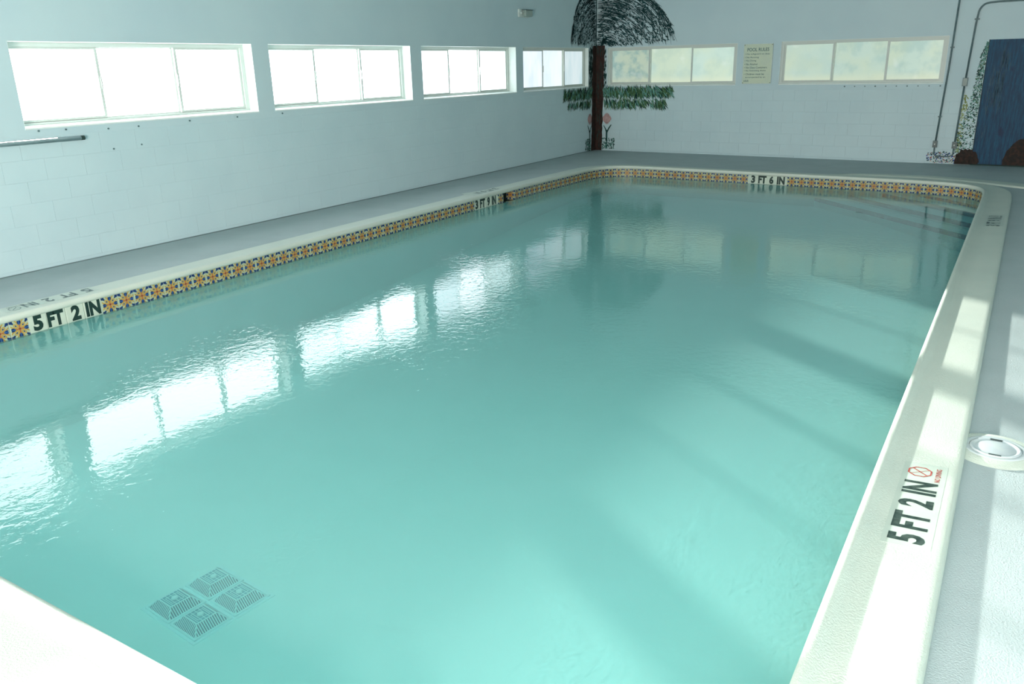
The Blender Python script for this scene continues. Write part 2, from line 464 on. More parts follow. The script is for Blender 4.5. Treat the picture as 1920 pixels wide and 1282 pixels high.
# ---------------------------------------------------------------- windows
def window(idx, put, s0, s1, z0, z1, depth, pane_mats, reveal=True, flip=False, trim=.0):
    """sliding window with three frosted panes; put(s, z, off) with off into the room"""
    o = empty('window_%d' % idx); o['kind'] = 'structure'
    def bx(mb, a0, a1, b0, b1, d0, d1):
        v = [put(s, z, d) for d in (d0, d1) for (s, z) in ((a0, b0), (a1, b0), (a1, b1), (a0, b1))]
        mb.add(v, [(0,3,2,1),(4,5,6,7),(0,1,5,4),(1,2,6,5),(2,3,7,6),(3,0,4,7)])
    d = -depth
    fr = MB(); fw = .055
    bx(fr, s0, s0+fw, z0, z1, d-.06, d+.012); bx(fr, s1-fw, s1, z0, z1, d-.06, d+.012)
    bx(fr, s0+fw, s1-fw, z1-.045, z1, d-.06, d+.012); bx(fr, s0+fw, s1-fw, z0, z0+.045, d-.06, d+.012)
    bx(fr, s0+fw, s1-fw, z0+.045, z0+.058, d-.045, d-.03)
    fr.build('window_frame', M['frame'], o)
    if reveal:
        rv = MB()          # plastered reveal and sloping sill
        t = .004
        bx(rv, s0-.0, s0+t, z0, z1, d+.012, 0); bx(rv, s1-t, s1, z0, z1, d+.012, 0)
        bx(rv, s0, s1, z1-t, z1, d+.012, 0)
        rv.build('reveal', M['sill'], o)
        sl = MB()
        v = [put(s, z, dd) for s in (s0, s1) for (dd, z) in ((d+.012, z0), (d+.012, z0+.022), (0.006, z0+.008), (.006, z0-.006), (.0, z0-.006))]
        n = 5
        sl.add(v, [tuple(range(n)), tuple(range(2*n-1, n-1, -1))] + [(i, i+n, (i+1) % n+n, (i+1) % n) for i in range(n)])
        sl.build('window_sill', M['sill'], o)
    L = s1 - s0 - 2*fw; w = L/3
    for k in range(3):
        a = s0+fw+k*w; b = a+w
        mid = (k == 1)
        sa = .030 if not mid else .026; dz = .022 if not mid else .0
        dd = d-.020 if not mid else d-.052
        za, zb = z0+.050, z1-.045
        if mid: a -= .01; b += .01; za, zb = z0+.048, z1-.042
        ss = MB()
        bx(ss, a, a+sa, za, zb, dd-.014, dd+.014); bx(ss, b-sa, b, za, zb, dd-.014, dd+.014)
        hb = .022 if not mid else .012
        bx(ss, a+sa, b-sa, za, za+hb, dd-.014, dd+.014); bx(ss, a+sa, b-sa, zb-hb, zb, dd-.014, dd+.014)
        if not mid: bx(ss, (a if k == 2 else b-.012), (a+.012 if k == 2 else b), (za+zb)/2-.06, (za+zb)/2+.06, dd+.014, dd+.026)
        so = ss.build('sash', M['frame'], o)
        pv = [put(s, z, e_) for e_ in (dd-.003, dd+.003) for (s, z) in ((a+sa, za+hb), (b-sa, za+hb), (b-sa, zb-hb), (a+sa, zb-hb))]
        q = MB(); q.add(pv[4:], [(0, 1, 2, 3)])
        q.build('pane', pane_mats[k], o)
    return o

PM = {'w0': pane_left('frosted_pane_bright', L_LEFT['w0']), 'w1': pane_left('frosted_pane_glare', L_LEFT['w1']),
      'w2': pane_left('frosted_pane_white', L_LEFT['w2'], (.91, .98, 1.0), .15)}
w3 = [pane_left('frosted_pane_soft_a', L_LEFT['w3']*.9, (.92, .95, 1.0), .4), pane_left('frosted_pane_soft_b', L_LEFT['w3']*1.15, (.96, .96, 1.0), .3), pane_left('frosted_pane_soft_c', L_LEFT['w3']*.75, (.90, .97, .97), .5, 0)]
w4 = [pane_left('frosted_pane_dim_a', L_LEFT['w4']*1.0, (.84, .91, 1.0), .5, 0), pane_left('frosted_pane_dim_b', L_LEFT['w4']*1.0, (.82, .91, .95), .4, 0), pane_left('frosted_pane_dim_c', L_LEFT['w4']*.78, (.80, .94, .96), .6, 0)]
n = 1
for (y0, y1, k) in reversed(WL):
    mats = {'w3': list(reversed(w3)), 'w4': list(reversed(w4))}.get(k) or [PM[k]]*3
    window(n, left, CORNER.y-y1, CORNER.y-y0, Z0, Z1, .09 if k == 'w4' else .165, mats)
    n += 1
pg = [pane_green('frosted_pane_garden_a', 3.1, .85, .76), pane_green('frosted_pane_garden_b', 9.7, .2, .96), pane_green('frosted_pane_garden_c', 5.2, .20, 1.0),
      pane_green('frosted_pane_garden_d', 12.4, .12, .88), pane_green('frosted_pane_garden_e', 21.3, .35, .88), pane_green('frosted_pane_garden_f', 30.9, .40, .88)]
window(7, far, FH[0][0], FH[0][1], FZ0, FZ1, .055, pg[:3])
window(8, far, FH[1][0], FH[1][1], FZ0, FZ1, .03, pg[3:])
# added fill: unseen right wall windows and a wide glazed opening behind the camera
for i, (a, b) in enumerate(RW):
    pr = pane_left('fill_pane_right_%d' % i, L_FILL_RIGHT[i], (1.0, .97, .92))
    window(9+i, lambda s, z, o: Vector((XR-o, s, z)), a, b, 1.4, 2.2, .10, [pr]*3)
pb = pane_left('fill_pane_back', L_FILL_BACK, (1.0, .86, .78))
window(13, lambda s, z, o: Vector((s, YB+o, z)), BX0, BX1, 0.02, BZ, .10, [pb]*3)

# ---------------------------------------------------------------- pool outline (tile plane), anticlockwise from the near left corner
def fy(x): return -2.593 - .0457*x
XL, XRt, YN = 1.532, 7.748, -15.315
def arc(c, r, a0, a1, n):
    return [(c[0]+r*math.cos(math.radians(a0+(a1-a0)*i/n)), c[1]+r*math.sin(math.radians(a0+(a1-a0)*i/n))) for i in range(n+1)]
left_up = [(XL, -15.0+.0), (XL, -5.5), (1.538, -5.0), (1.553, -4.4), (1.568, -3.9), (1.580, -3.45)]
cornerL = [(1.60, -3.25), (1.645, -3.08), (1.72, -2.94), (1.83, -2.82), (1.98, -2.735), (2.16, fy(2.16)-.005)]
farline = [(x, fy(x)) for x in (2.4, 4.265, 4.904, 6.55)]
cornerR = [(6.85, fy(6.85)-.01), (7.12, -2.955), (7.34, -3.03), (7.53, -3.15), (7.66, -3.33), (7.72, -3.55), (XRt-.008, -3.8)]
right_dn = [(XRt, -4.2), (XRt, -9.0), (XRt, YN+.5)]
nearR = arc((XRt-.5, YN+.5), .5, 0, -90, 6)[1:]
nearL = arc((XL+.5, YN+.5), .5, -90, -180, 6)
OUT = left_up + cornerL + farline + cornerR + right_dn + nearR + nearL[:-1]
OUT[0] = (XL, -14.8)
OUT = [Vector((x, y)) for x, y in OUT]                  # clockwise seen from above
# resample into a dense polyline
def dense(pts, step=.1):
    r = []
    for i, p in enumerate(pts):
        q = pts[(i+1) % len(pts)]; n = max(1, int((q-p).length/step))
        for k in range(n): r.append(p + (q-p)*k/n)
    return r
def normals(pts):
    ns = []
    for i in range(len(pts)):
        t = (pts[(i+1) % len(pts)] - pts[i-1]).normalized()
        ns.append(Vector((-t.y, t.x)))                  # left of travel = away from the pool (clockwise loop)
    return ns
# Chaikin smoothing of the corners only
def smooth_corner(pts):
    r = []
    for i, p in enumerate(pts):
        a, b = pts[i-1], pts[(i+1) % len(pts)]
        if (p-a).length < .6 or (b-p).length < .6:
            la = min(.25, .25*(p-a).length/(p-a).length)
            r.append(p + (a-p)*min(.25, .1/(a-p).length)); r.append(p + (b-p)*min(.25, .1/(b-p).length))
        else: r.append(p)
    return r
OUTS = smooth_corner(OUT)
P = dense(OUTS, .12); NRM = normals(P)
for _ in range(3): NRM = [(NRM[i-1]+NRM[i]*2+NRM[(i+1) % len(NRM)]).normalized() for i in range(len(NRM))]

def sweep(prof, closed=False):
    """sweep (offset, z) profile along the pool outline"""
    n = len(P); v = []; f = []
    for p, nn in zip(P, NRM):
        for (o, z) in prof: q = p + nn*o; v.append((q.x, q.y, z))
    k = len(prof)
    for i in range(n):
        j = (i+1) % n
        for a in range(k-1): f.append((i*k+a, j*k+a, j*k+a+1, i*k+a+1))
    return v, f

# ---------------------------------------------------------------- deck
OUTER_O = .318
rim = [(p + nn*(OUTER_O-.02)) for p, nn in zip(P, NRM)]
me = bpy.data.meshes.new('floor')
bm = bmesh.new()
rv = [bm.verts.new((q.x, q.y, 0)) for q in rim]
rect = [(-.2, YB-.2), (XR+.2, YB-.2), (XR+.2, .45), (-.2, .45)]
cv = [bm.verts.new((x, y, 0)) for x, y in rect]
ed = [bm.edges.new((rv[i], rv[(i+1) % len(rv)])) for i in range(len(rv))] + [bm.edges.new((cv[i], cv[(i+1) % 4])) for i in range(4)]
bmesh.ops.triangle_fill(bm, use_beauty=True, use_dissolve=False, edges=ed)
bad = []
def in_poly(x, y, poly):
    c = False; n_ = len(poly)
    for i in range(n_):
        a, b = poly[i], poly[(i+1) % n_]
        if (a.y > y) != (b.y > y) and x < (b.x-a.x)*(y-a.y)/(b.y-a.y)+a.x: c = not c
    return c
for f in bm.faces:
    c = f.calc_center_median()
    if in_poly(c.x, c.y, rim): bad.append(f)
    elif f.normal.z < 0: f.normal_flip()
bmesh.ops.delete(bm, geom=bad, context='FACES')
bm.to_mesh(me); bm.free(); me.materials.append(M['deck'])
floor = obj('floor', me); floor['kind'] = 'structure'

# ---------------------------------------------------------------- coping
prof = [(.012, -.012), (.0, -.006), (-.013, -.002), (-.021, .010), (-.023, .028), (-.020, .042), (-.012, .050), (.0, .053), (.011, .050), (.022, .042),
        (.036, .031), (.052, .0252), (.075, .0249), (.105, .0262), (.19, .0300), (.28, .0340), (.300, .034), (.312, .030), (.318, .020), (.320, -.01)]
v, f = sweep(prof)
cop = obj('trim_1', mesh('trim_1', v, [tuple(reversed(q)) for q in f], M['coping'], True)); cop['kind'] = 'structure'

# raised band on the deck beyond the far right corner
mb = MB()
line = [(5.35, -2.53), (5.75, -2.22), (6.2, -2.08), (6.9, -2.06), (7.5, -2.22), (8.1, -2.50), (9.0, -2.95), (9.68, -3.30)]
wd = [.02, .12, .20, .26, .31, .34, .36, .36]
L_ = [Vector(p) for p in line]
top = []
for i, p in enumerate(L_):
    t = (L_[min(i+1, len(L_)-1)] - L_[max(i-1, 0)]).normalized(); nn = Vector((-t.y, t.x))
    w = wd[i]
    for o, z in ((0, 0.0), (-.01, .020), (-.03, .024), (-w*.5, .016), (-w+.03, .024), (-w+.01, .020), (-w, 0.0)):
        q = p + nn*o; top.append((q.x, q.y, z))
k = 7
mb.add(top, [(i*k+a, (i+1)*k+a, (i+1)*k+a+1, i*k+a+1) for i in range(len(L_)-1) for a in range(k-1)])
b2 = mb.build('trim_2', M['coping'], smooth=True); b2['kind'] = 'structure'

# ---------------------------------------------------------------- pool basin: walls, sloping floor, tiles
def floor_z(y): 
    t = min(1, max(0, (y+12.0)/(8.0)))
    return -1.0 + .55*t
basin = empty('pool_basin', (0, 0, 0)); basin['kind'] = 'structure'
SK0, SK1 = -6.162, -5.788
# outline polyline with exact breaks at the skimmer mouth
PB = []
for i, p in enumerate(P):
    q = P[(i+1) % len(P)]; PB.append(p)
    for yb in (SK0, SK1):
        if abs(p.x-XL) < .01 and abs(q.x-XL) < .01 and p.y < yb < q.y: PB.append(Vector((XL, yb)))
def strip(z_of, skip=False):
    v = []; f = []; n = len(PB)
    for p in PB:
        for z in z_of(p): v.append((p.x, p.y, z))
    for i in range(n):
        a, b = PB[i], PB[(i+1) % n]
        if skip and abs(a.x-XL) < .01 and a.y >= SK0-1e-4 and b.y <= SK1+1e-4 and b.y > a.y: continue
        j = (i+1) % n
        f.append((i*2, j*2, j*2+1, i*2+1))
    return v, [tuple(reversed(q)) for q in f]
v, f = strip(lambda p: (floor_z(p.y)-.02, ZT-TS)); obj('basin_wall', mesh('basin_wall', v, f, M['plaster']), basin)
v, f = strip(lambda p: (ZT-TS, .0), True)
me = mesh('tile_backing', v, f, M['grout']); obj('tile_backing', me, basin)
# floor of the pool
ys = [YN, -13, -12, -11, -10, -9, -8, -7, -6, -5, -4, -2.5]
v = []; f = []
for y in ys: v += [(XL-.1, y, floor_z(y)), (XRt+.1, y, floor_z(y))]
for i in range(len(ys)-1): f.append((2*i, 2*i+1, 2*i+3, 2*i+2))
obj('basin_floor', mesh('basin_floor', v, f, M['plaster'], True), basin)
# skimmer mouth
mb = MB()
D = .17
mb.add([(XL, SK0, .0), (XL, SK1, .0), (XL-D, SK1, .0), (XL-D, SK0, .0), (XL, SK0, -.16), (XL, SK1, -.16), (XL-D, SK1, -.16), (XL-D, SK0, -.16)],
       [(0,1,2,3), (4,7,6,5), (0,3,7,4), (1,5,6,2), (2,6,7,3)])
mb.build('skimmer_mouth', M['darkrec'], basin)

tw, tt = TS-.006, .006
tv = [(-tw/2, 0, -tw/2), (tw/2, 0, -tw/2), (tw/2, 0, tw/2), (-tw/2, 0, tw/2)]
b = .003
tv += [(-tw/2, -tt+.002, -tw/2), (tw/2, -tt+.002, -tw/2), (tw/2, -tt+.002, tw/2), (-tw/2, -tt+.002, tw/2)]
tv += [(-tw/2+b, -tt, -tw/2+b), (tw/2-b, -tt, -tw/2+b), (tw/2-b, -tt, tw/2-b), (-tw/2+b, -tt, tw/2-b)]
tf = [(4,5,1,0),(5,6,2,1),(6,7,3,2),(7,4,0,3),(8,9,5,4),(9,10,6,5),(10,11,7,6),(11,8,4,7),(11,10,9,8)]
tile_me = mesh('tile', tv, [tuple(reversed(q)) for q in tf], M['tile'])
white_me = mesh('marker_tile', tv, [tuple(reversed(q)) for q in tf], M['markwhite'])
def put_tile(c, t, parent=None, me=None, name='tile', sx=1.0, inward=.003):
    """c: centre on the tile plane (x, y); t: unit tangent, pool on the right-hand side of travel"""
    o = bpy.data.objects.new(name, me or tile_me); COL.objects.link(o)
    if parent is None: o.parent = basin
    o.location = (c[0], c[1], ZT-TS/2)
    o.rotation_euler = (0, 0, math.atan2(t[1], t[0]) + 0.0)
    if sx != 1.0: o.scale = (sx, 1, 1)
    return o
# pool lies to the right of travel (clockwise): local -y must face right => rotation = heading
MARK = [('L', -13.268, -12.633), ('L', -6.93, -6.322)]
y = -12.633
k0 = -15
i = -16
LEFT_END = -5.0
y0 = -12.633 - 16*TS
while True:
    c = y0 + TS/2
    if c > -5.1: break
    skip = (-13.27 < c < -12.63) or (-6.94 < c < -6.31) or (SK0 < c < SK1)
    if not skip: put_tile((XL, c), (0, 1))
    y0 += TS
last_y = y0
# filler tile between the depth marker and the skimmer, tile on the skimmer's far cheek
o = put_tile((XL-D/2+.005, SK1-.002), (-1, 0)); o.rotation_euler = (0, 0, 0); o.location.y = SK1-.001
# corner run: walk from (XL,last_y) to the left end of the far marker, equal spacing
def walk(pts):
    d = [0.0]
    for a, b_ in zip(pts[:-1], pts[1:]): d.append(d[-1] + (b_-a).length)
    return d
def along(pts, d, s):
    for i_ in range(len(pts)-1):
        if s <= d[i_+1] or i_ == len(pts)-2:
            a, b_ = pts[i_], pts[i_+1]; t = (b_-a).normalized(); return a + t*(s-d[i_]), t
def run(pts):
    d = walk(pts); n_ = max(1, round(d[-1]/TS)); st = d[-1]/n_
    for i_ in range(n_):
        a, _ = along(pts, d, i_*st); b_, _ = along(pts, d, (i_+1)*st)
        put_tile(((a+b_)/2), (b_-a).normalized(), sx=(b_-a).length/TS)
def between(p0, p1):
    """part of the dense outline from nearest p0 to nearest p1"""
    a = min(range(len(P)), key=lambda i_: (P[i_]-p0).length); b_ = min(range(len(P)), key=lambda i_: (P[i_]-p1).length)
    r = P[a:b_+1] if b_ >= a else P[a:] + P[:b_+1]
    return r
MF0, MF1 = 4.265, 4.904
seg = [Vector((XL, last_y))] + [p for p in between(Vector((XL, last_y)), Vector((MF0, fy(MF0)))) if p.y > last_y+.05 and p.x < MF0-.03] + [Vector((MF0, fy(MF0)))]
run(seg)
seg = [Vector((MF1, fy(MF1)))] + [p for p in between(Vector((MF1, fy(MF1))), Vector((XRt, -14.6))) if p.x > MF1+.03]
run(seg)
seg = between(Vector((XRt, -14.6)), Vector((XL, -12.633-16*TS))); seg = seg[:-1] + [Vector((XL, -12.633-16*TS))]
run(seg)

# ---------------------------------------------------------------- water
me = bpy.data.meshes.new('pool_water')
bm = bmesh.new()
wv = [bm.verts.new((p.x + nn.x*.0, p.y + nn.y*.0, ZW)) for p, nn in zip(P, NRM)]
fc = bm.faces.new(list(reversed(wv)))
bmesh.ops.triangulate(bm, faces=[fc])
for f in bm.faces:
    if f.normal.z < 0: f.normal_flip()
bm.to_mesh(me); bm.free(); me.materials.append(M['water'])
water = obj('pool_water', me)
tag(water, 'calm cloudy turquoise pool water mirroring the windows', 'water', kind='stuff')

# ---------------------------------------------------------------- corner steps
steps = empty('pool_steps', (7.2, -3.6, -.5))
tag(steps, 'submerged corner steps with dark tiled edges at the far right of the pool', 'steps')
SL = steps.location
cs = [(3.92, -.158), (3.45, -.188), (2.97, -.245), (2.50, -.315)]
for i, (c, z) in enumerate(cs):
    # triangle between the diagonal x + y = c, the right wall and the far wall
    xr = XRt+.05; pr_ = Vector((xr, c-xr)); xf = (c+2.593)/(1-.0457); pf = Vector((xf, fy(xf)+.03)); pc = Vector((xr, fy(xr)+.1))
    zb = -.62
    mb = MB()
    v = [(p.x-SL.x, p.y-SL.y, zz-SL.z) for zz in (z, zb) for p in (pr_, pf, pc)]
    mb.add(v, [(0,2,1), (3,4,5), (0,1,4,3), (1,2,5,4), (2,0,3,5)])
    so = mb.build('step', M['plaster'], steps)
    dn = (pf-pr_).normalized(); nn = Vector((dn.y, -dn.x))
    if nn.dot(Vector((-1, -1))) < 0: nn = -nn
    q = MB(); a = pr_ + dn*.02; b_ = pf - dn*.02
    n_ = int((b_-a).length/.155)
    for t_ in range(n_):
        p0 = a + (b_-a)*t_/n_ + dn*.002; p1 = a + (b_-a)*(t_+1)/n_ - dn*.002
        vv = []
        for zz in (z+.004, z-.045):
            for p, o_ in ((p0, .004), (p1, .004), (p1, -.04), (p0, -.04)):
                r_ = p + nn*o_; vv.append((r_.x-SL.x, r_.y-SL.y, zz-SL.z))
        q.add(vv, [(0,1,2,3), (7,6,5,4), (0,4,5,1), (1,5,6,2), (2,6,7,3), (3,7,4,0)])
    q.build('edge_tiles', M['navytile'], so)

# ---------------------------------------------------------------- main drain on the floor
drain = empty('main_drain', (4.58, -14.14, -1.0), math.radians(-5.5))
tag(drain, 'square blue four-part drain grate under water near the left front edge', 'drain')
GS = .245
def grate_mesh():
    mb = MB(); h = GS/2-.006; tp = .062; H = .05
    # frame
    for a, b_ in (((-h, -h, 0), (h, -h+.012, .012)), ((-h, h-.012, 0), (h, h, .012)), ((-h, -h, 0), (-h+.012, h, .012)), ((h-.012, -h, 0), (h, h, .012))): mb.box(a, b_, 0)
    # sloping ribbed sides (truncated pyramid) and flat top
    b0 = h-.014
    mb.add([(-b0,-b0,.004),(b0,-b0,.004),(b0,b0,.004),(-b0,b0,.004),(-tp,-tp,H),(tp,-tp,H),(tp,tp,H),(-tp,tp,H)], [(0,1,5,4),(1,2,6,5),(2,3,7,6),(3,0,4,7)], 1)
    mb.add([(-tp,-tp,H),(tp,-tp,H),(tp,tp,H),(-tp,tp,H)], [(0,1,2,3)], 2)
    nr = 15
    for side in range(4):
        ca, sa = math.cos(side*math.pi/2), math.sin(side*math.pi/2)
        for i_ in range(nr):
            u0 = -b0+.004 + (2*b0-.008)*(i_+.5)/nr; u1 = max(-tp, min(tp, u0))
            lim = (abs(u0)-tp)/(b0-tp) if abs(u0) > tp else 0
            zt_ = .004 + (H-.004)*(1-max(0, lim)); dist = b0 + (tp-b0)*(1-max(0, lim))
            w_ = .0030
            pts = [(u0-w_, -b0, .007), (u0+w_, -b0, .007), (u0+w_, -dist, zt_+.003), (u0-w_, -dist, zt_+.003)]
            mb.add([(x*ca-y_*sa, x*sa+y_*ca, z_) for x, y_, z_ in pts], [(0,1,2,3)], 0)
        mb.tube([(x*ca-y_*sa, x*sa+y_*ca, z_) for x, y_, z_ in ((-b0, -b0, .008), (-tp, -tp, H+.002))], .0035, 5, 0)
        mb.add([(x*ca-y_*sa, x*sa+y_*ca, H+.003) for x, y_ in ((-tp, -tp), (tp, -tp), (tp-.008, -tp+.008), (-tp+.008, -tp+.008))], [(0,1,2,3)], 0)
        mb.add([(x*ca-y_*sa, x*sa+y_*ca, H+.002) for x, y_ in ((-tp+.025, -tp+.025), (tp-.025, -tp+.025), (tp-.029, -tp+.029), (-tp+.029, -tp+.029))], [(0,1,2,3)], 0)
    for i_ in range(-2, 3):
        mb.add([(-tp, i_*.022-.002, H+.0015), (tp, i_*.022-.002, H+.0015), (tp, i_*.022+.002, H+.0015), (-tp, i_*.022+.002, H+.0015)], [(0,1,2,3)], 0)
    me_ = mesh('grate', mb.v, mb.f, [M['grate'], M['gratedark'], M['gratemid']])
    for p_, mi in zip(me_.polygons, mb.m): p_.material_index = mi
    return me_
gm = grate_mesh()
knob = MB().lathe([(0, .008), (.014, .008), (.018, .004), (.019, 0)], (0, 0, .052), 14); km = mesh('boss', knob.v, knob.f, M['grate'])
for ix in (-1, 1):
    for iy in (-1, 1):
        g_ = obj('grate', gm, drain, (ix*GS/2, iy*GS/2, 0)); obj('boss', km, g_)
MB().box((-GS-.012, -GS-.012, -.01), (GS+.012, GS+.012, .004)).build('drain_frame', M['grate'], drain)

# ---------------------------------------------------------------- lettering
def text_mesh(name, body, origin, right, up, width, height, mat, bold=.02, align='LEFT', fit=True, space=1.0):
    """flat letters as mesh: origin is the lower left corner, right/up are unit vectors"""
    cu = bpy.data.curves.new('txt', 'FONT'); cu.body = body; cu.offset = bold; cu.size = 1.0
    cu.space_character = space; cu.resolution_u = 3
    cu.extrude = 0.0
    to = bpy.data.objects.new('txt', cu); COL.objects.link(to)
    dg = bpy.context.evaluated_depsgraph_get()
    me_ = bpy.data.meshes.new_from_object(to.evaluated_get(dg))
    bpy.data.objects.remove(to); bpy.data.curves.remove(cu)
    xs = [v_.co.x for v_ in me_.vertices]; ys_ = [v_.co.y for v_ in me_.vertices]
    x0, x1, y0_, y1_ = min(xs), max(xs), min(ys_), max(ys_)
    if fit: sx, sy = width/(x1-x0), height/(y1_-y0_)
    else: sx = sy = height
    right = Vector(right); up = Vector(up); origin = Vector(origin)
    for v_ in me_.vertices:
        xx = (v_.co.x - x0)*sx if fit else v_.co.x*sx
        yy = (v_.co.y - y0_)*sy if fit else v_.co.y*sy
        v_.co = origin + right*xx + up*yy
    me_.materials.clear(); me_.materials.append(mat)
    nrm = right.cross(up)
    me_.update()
    if me_.polygons and sum(p_.normal.dot(nrm)*p_.area for p_ in me_.polygons) < 0: me_.flip_normals()
    me_.name = name
    return me_

def tile_marker(label, start, tdir, n_tiles, words, plate_w):
    """depth words on white tiles in the tile band; start: first point, reader stands in the pool"""
    o = empty('depth_marker', (start[0], start[1], ZT-TS)); tag(o, label, 'sign')
    t = Vector((tdir[0], tdir[1], 0)); inw = Vector((t.y, -t.x, 0))
    for i_ in range(n_tiles):
        w_ = plate_w/n_tiles
        c = t*(w_*(i_+.5))
        q = obj('tile', white_me, o, c + Vector((0, 0, TS/2)), (0, 0, math.atan2(t.y, t.x)))
        q.scale = (w_/TS, 1, 1)
    for (wd_, a, b_) in words:
        me_ = text_mesh('numeral', wd_, inw*.0065 + t*a + Vector((0, 0, .022)), t, (0, 0, 1), b_-a, .128, M['black'], .055)
        obj('lettering', me_, o)
    return o
# left side, y runs up the picture; measured letter positions
tile_marker('white tiles reading 5 FT 2 IN in the left tile band', (XL, -13.268), (0, 1), 4, [('5', .042, .122), ('FT', .160, .298), ('2', .362, .442), ('IN', .490, .622)], .635)
tile_marker('white tiles reading 3 FT 9 IN in the tile band beside the skimmer', (XL, -6.93), (0, 1), 4, [('3', .045, .118), ('FT', .165, .300), ('9', .358, .428), ('IN', .480, .590)], .608)
tf_ = Vector((1, -.0457)).normalized()
tile_marker('white tiles reading 3 FT 6 IN in the far tile band', (MF0, fy(MF0)), (tf_.x, tf_.y), 4, [('3', .050, .118), ('FT', .170, .305), ('6', .352, .422), ('IN', .478, .605)], .64)

def deck_marker(label, origin, right, up, words, mat, zoff, h, no_dive=True, dive_scale=1.0, plate=True, length=.72, redmat=None, sym=(.6, .6, .05)):
    o = empty('depth_marker', origin); tag(o, label, 'sign')
    r_, u_ = Vector(right), Vector(up); Z = Vector((0, 0, 1))
    r3 = r_; u3 = u_
    if plate:
        q = MB(); vv = [r3*a + u3*b_ + Z*(zoff-.0006 if k_ else zoff-.004) for k_ in (0, 1) for a, b_ in ((-.03, -.025), (length, -.025), (length, h+.02), (-.03, h+.02))]
        q.add(vv, [(3,2,1,0), (4,5,6,7), (0,1,5,4), (1,2,6,5), (2,3,7,6), (3,0,4,7)]); q.build('plate', M['plate'], o)
    for (wd_, a, b_) in words:
        obj('lettering', text_mesh('lettering', wd_, r3*a + Z*(zoff), r3, u3, b_-a, h, mat, .038), o)
    if no_dive:
        rm = redmat or M['red']
        c = r3*sym[0] + u3*(h*sym[1]) + Z*(zoff+.0003); R_ = sym[2]
        q = MB()
        ring = []
        for rr in (R_, R_*.86):
            for k_ in range(8):
                a_ = math.radians(22.5+45*k_); ring.append(c + r3*rr*math.cos(a_) + u3*rr*math.sin(a_))
        q.add(ring, [(k_, (k_+1) % 8, 8+(k_+1) % 8, 8+k_) for k_ in range(8)])
        for a_, w_ in ((math.radians(45), .006), (math.radians(-52), .003)):
            dv = r3*math.cos(a_) + u3*math.sin(a_); pv_ = r3*(-math.sin(a_)) + u3*math.cos(a_)
            q.add([c - dv*R_*.9 - pv_*w_/2, c + dv*R_*.9 - pv_*w_/2, c + dv*R_*.9 + pv_*w_/2, c - dv*R_*.9 + pv_*w_/2], [(0, 1, 2, 3)])
        q.build('no_diving_symbol', rm, o)
        if plate: obj('lettering', text_mesh('lettering', 'NO DIVING', r3*.565 + u3*(-.003) + Z*zoff, r3, u3, .135, .022, rm, .02), o)
    return o
# right coping, reader stands on the right deck: right = +y, up = -x
def tilt_up(v): return v
def rim_z(o): return .0262 + (o-.105)*.0446
def on_rim(x, o): return rim_z(o)
deck_marker('black 5 FT 2 IN marker on the right coping beside the round lid', (7.988, -13.400, rim_z(.240)), (0, 1, 0), Vector((-1, 0, -.0446)).normalized(),
            [('5', .0, .068), ('FT', .110, .250), ('2', .300, .372), ('IN', .422, .545)], M['worn'], .0012, .132, length=.735, sym=(.645, .62, .052))
deck_marker('squeezed grey depth marker at the far end of the right coping', (8.000, -6.28, rim_z(.252)), (0, 1, 0), Vector((-1, 0, -.0446)).normalized(),
            [('3', .0, .08), ('FT', .135, .27), ('9', .32, .40), ('IN', .455, .56)], M['greyletters'], .0012, .134, length=.74, redmat=M['greyletters'], sym=(.655, .62, .05))
deck_marker('faded 5 FT 2 IN marker on the left coping, upside down from here', (1.245, -12.56, rim_z(.287)), (0, -1, 0), Vector((1, 0, -.0446)).normalized(),
            [('5', .0, .085), ('FT', .150, .285), ('2', .350, .420), ('IN', .485, .595)], M['greyletters'], .0012, .115, length=.76, redmat=M['greyletters'], sym=(.67, .60, .05))
pm = deck_marker('pale worn depth marker patch on the left coping by the skimmer', (1.245, -5.95, rim_z(.287)), (0, -1, 0), Vector((1, 0, -.0446)).normalized(),
            [('3', .0, .08), ('FT', .14, .28), ('9', .33, .41), ('IN', .46, .56)], M['greyletters'], .0012, .115, no_dive=False, length=.72)
q = MB(); a_ = [(-.05, .09), (-.14, -.10), (-.25, -.52), (-.09, -.62)]
vv = [(x, y, z-rim_z(.287)) for z in (.001, .005) for x, y in a_]
q.add(vv, [(0,1,2,3), (7,6,5,4), (0,4,5,1), (1,5,6,2), (2,6,7,3), (3,7,4,0)]); q.build('paint_patch', M['plate'], pm)

# ---------------------------------------------------------------- skimmer lid on the right deck
lid = empty('skimmer_lid', (8.186, -12.295, -0.022))
tag(lid, 'round white plastic skimmer lid set in the deck at the coping edge', 'lid')
ob = MB().lathe([(.140, .028), (.138, .037), (.128, .040), (.112, .038)], (0, 0, 0), 40).build('rim', M['lid'], lid, smooth=True)
MB().lathe([(0, .041), (.075, .041), (.082, .038), (.092, .038), (.098, .042), (.108, .042), (.111, .036)], (0, 0, 0), 40).build('cover', M['lid'], lid, smooth=True)
for sy in (-1, 1):
    MB().box((-.026, sy*.093-.0055, .0385), (.026, sy*.093+.0055, .0425)).build('slot', M['slot'], lid)
MB().lathe([(.138, .037), (.17, .034), (.22, .014)], (0, 0, 0), 40).build('collar', M['coping'], lid, smooth=True)

# floating leaf
lf = MB().add([(0, 0, 0), (.05, .008, .003), (.10, .0, .004), (.05, -.010, .003), (.02, .008, .002), (.02, -.007, .002)], [(0, 4, 1), (0, 1, 3), (0, 3, 5), (1, 2, 3)])
lo = lf.build('leaf', M['leafbit'], loc=(6.32, -5.0, ZW+.001), rot=(0, 0, .4)); tag(lo, 'tiny dark leaf floating near the far right steps', 'leaf')

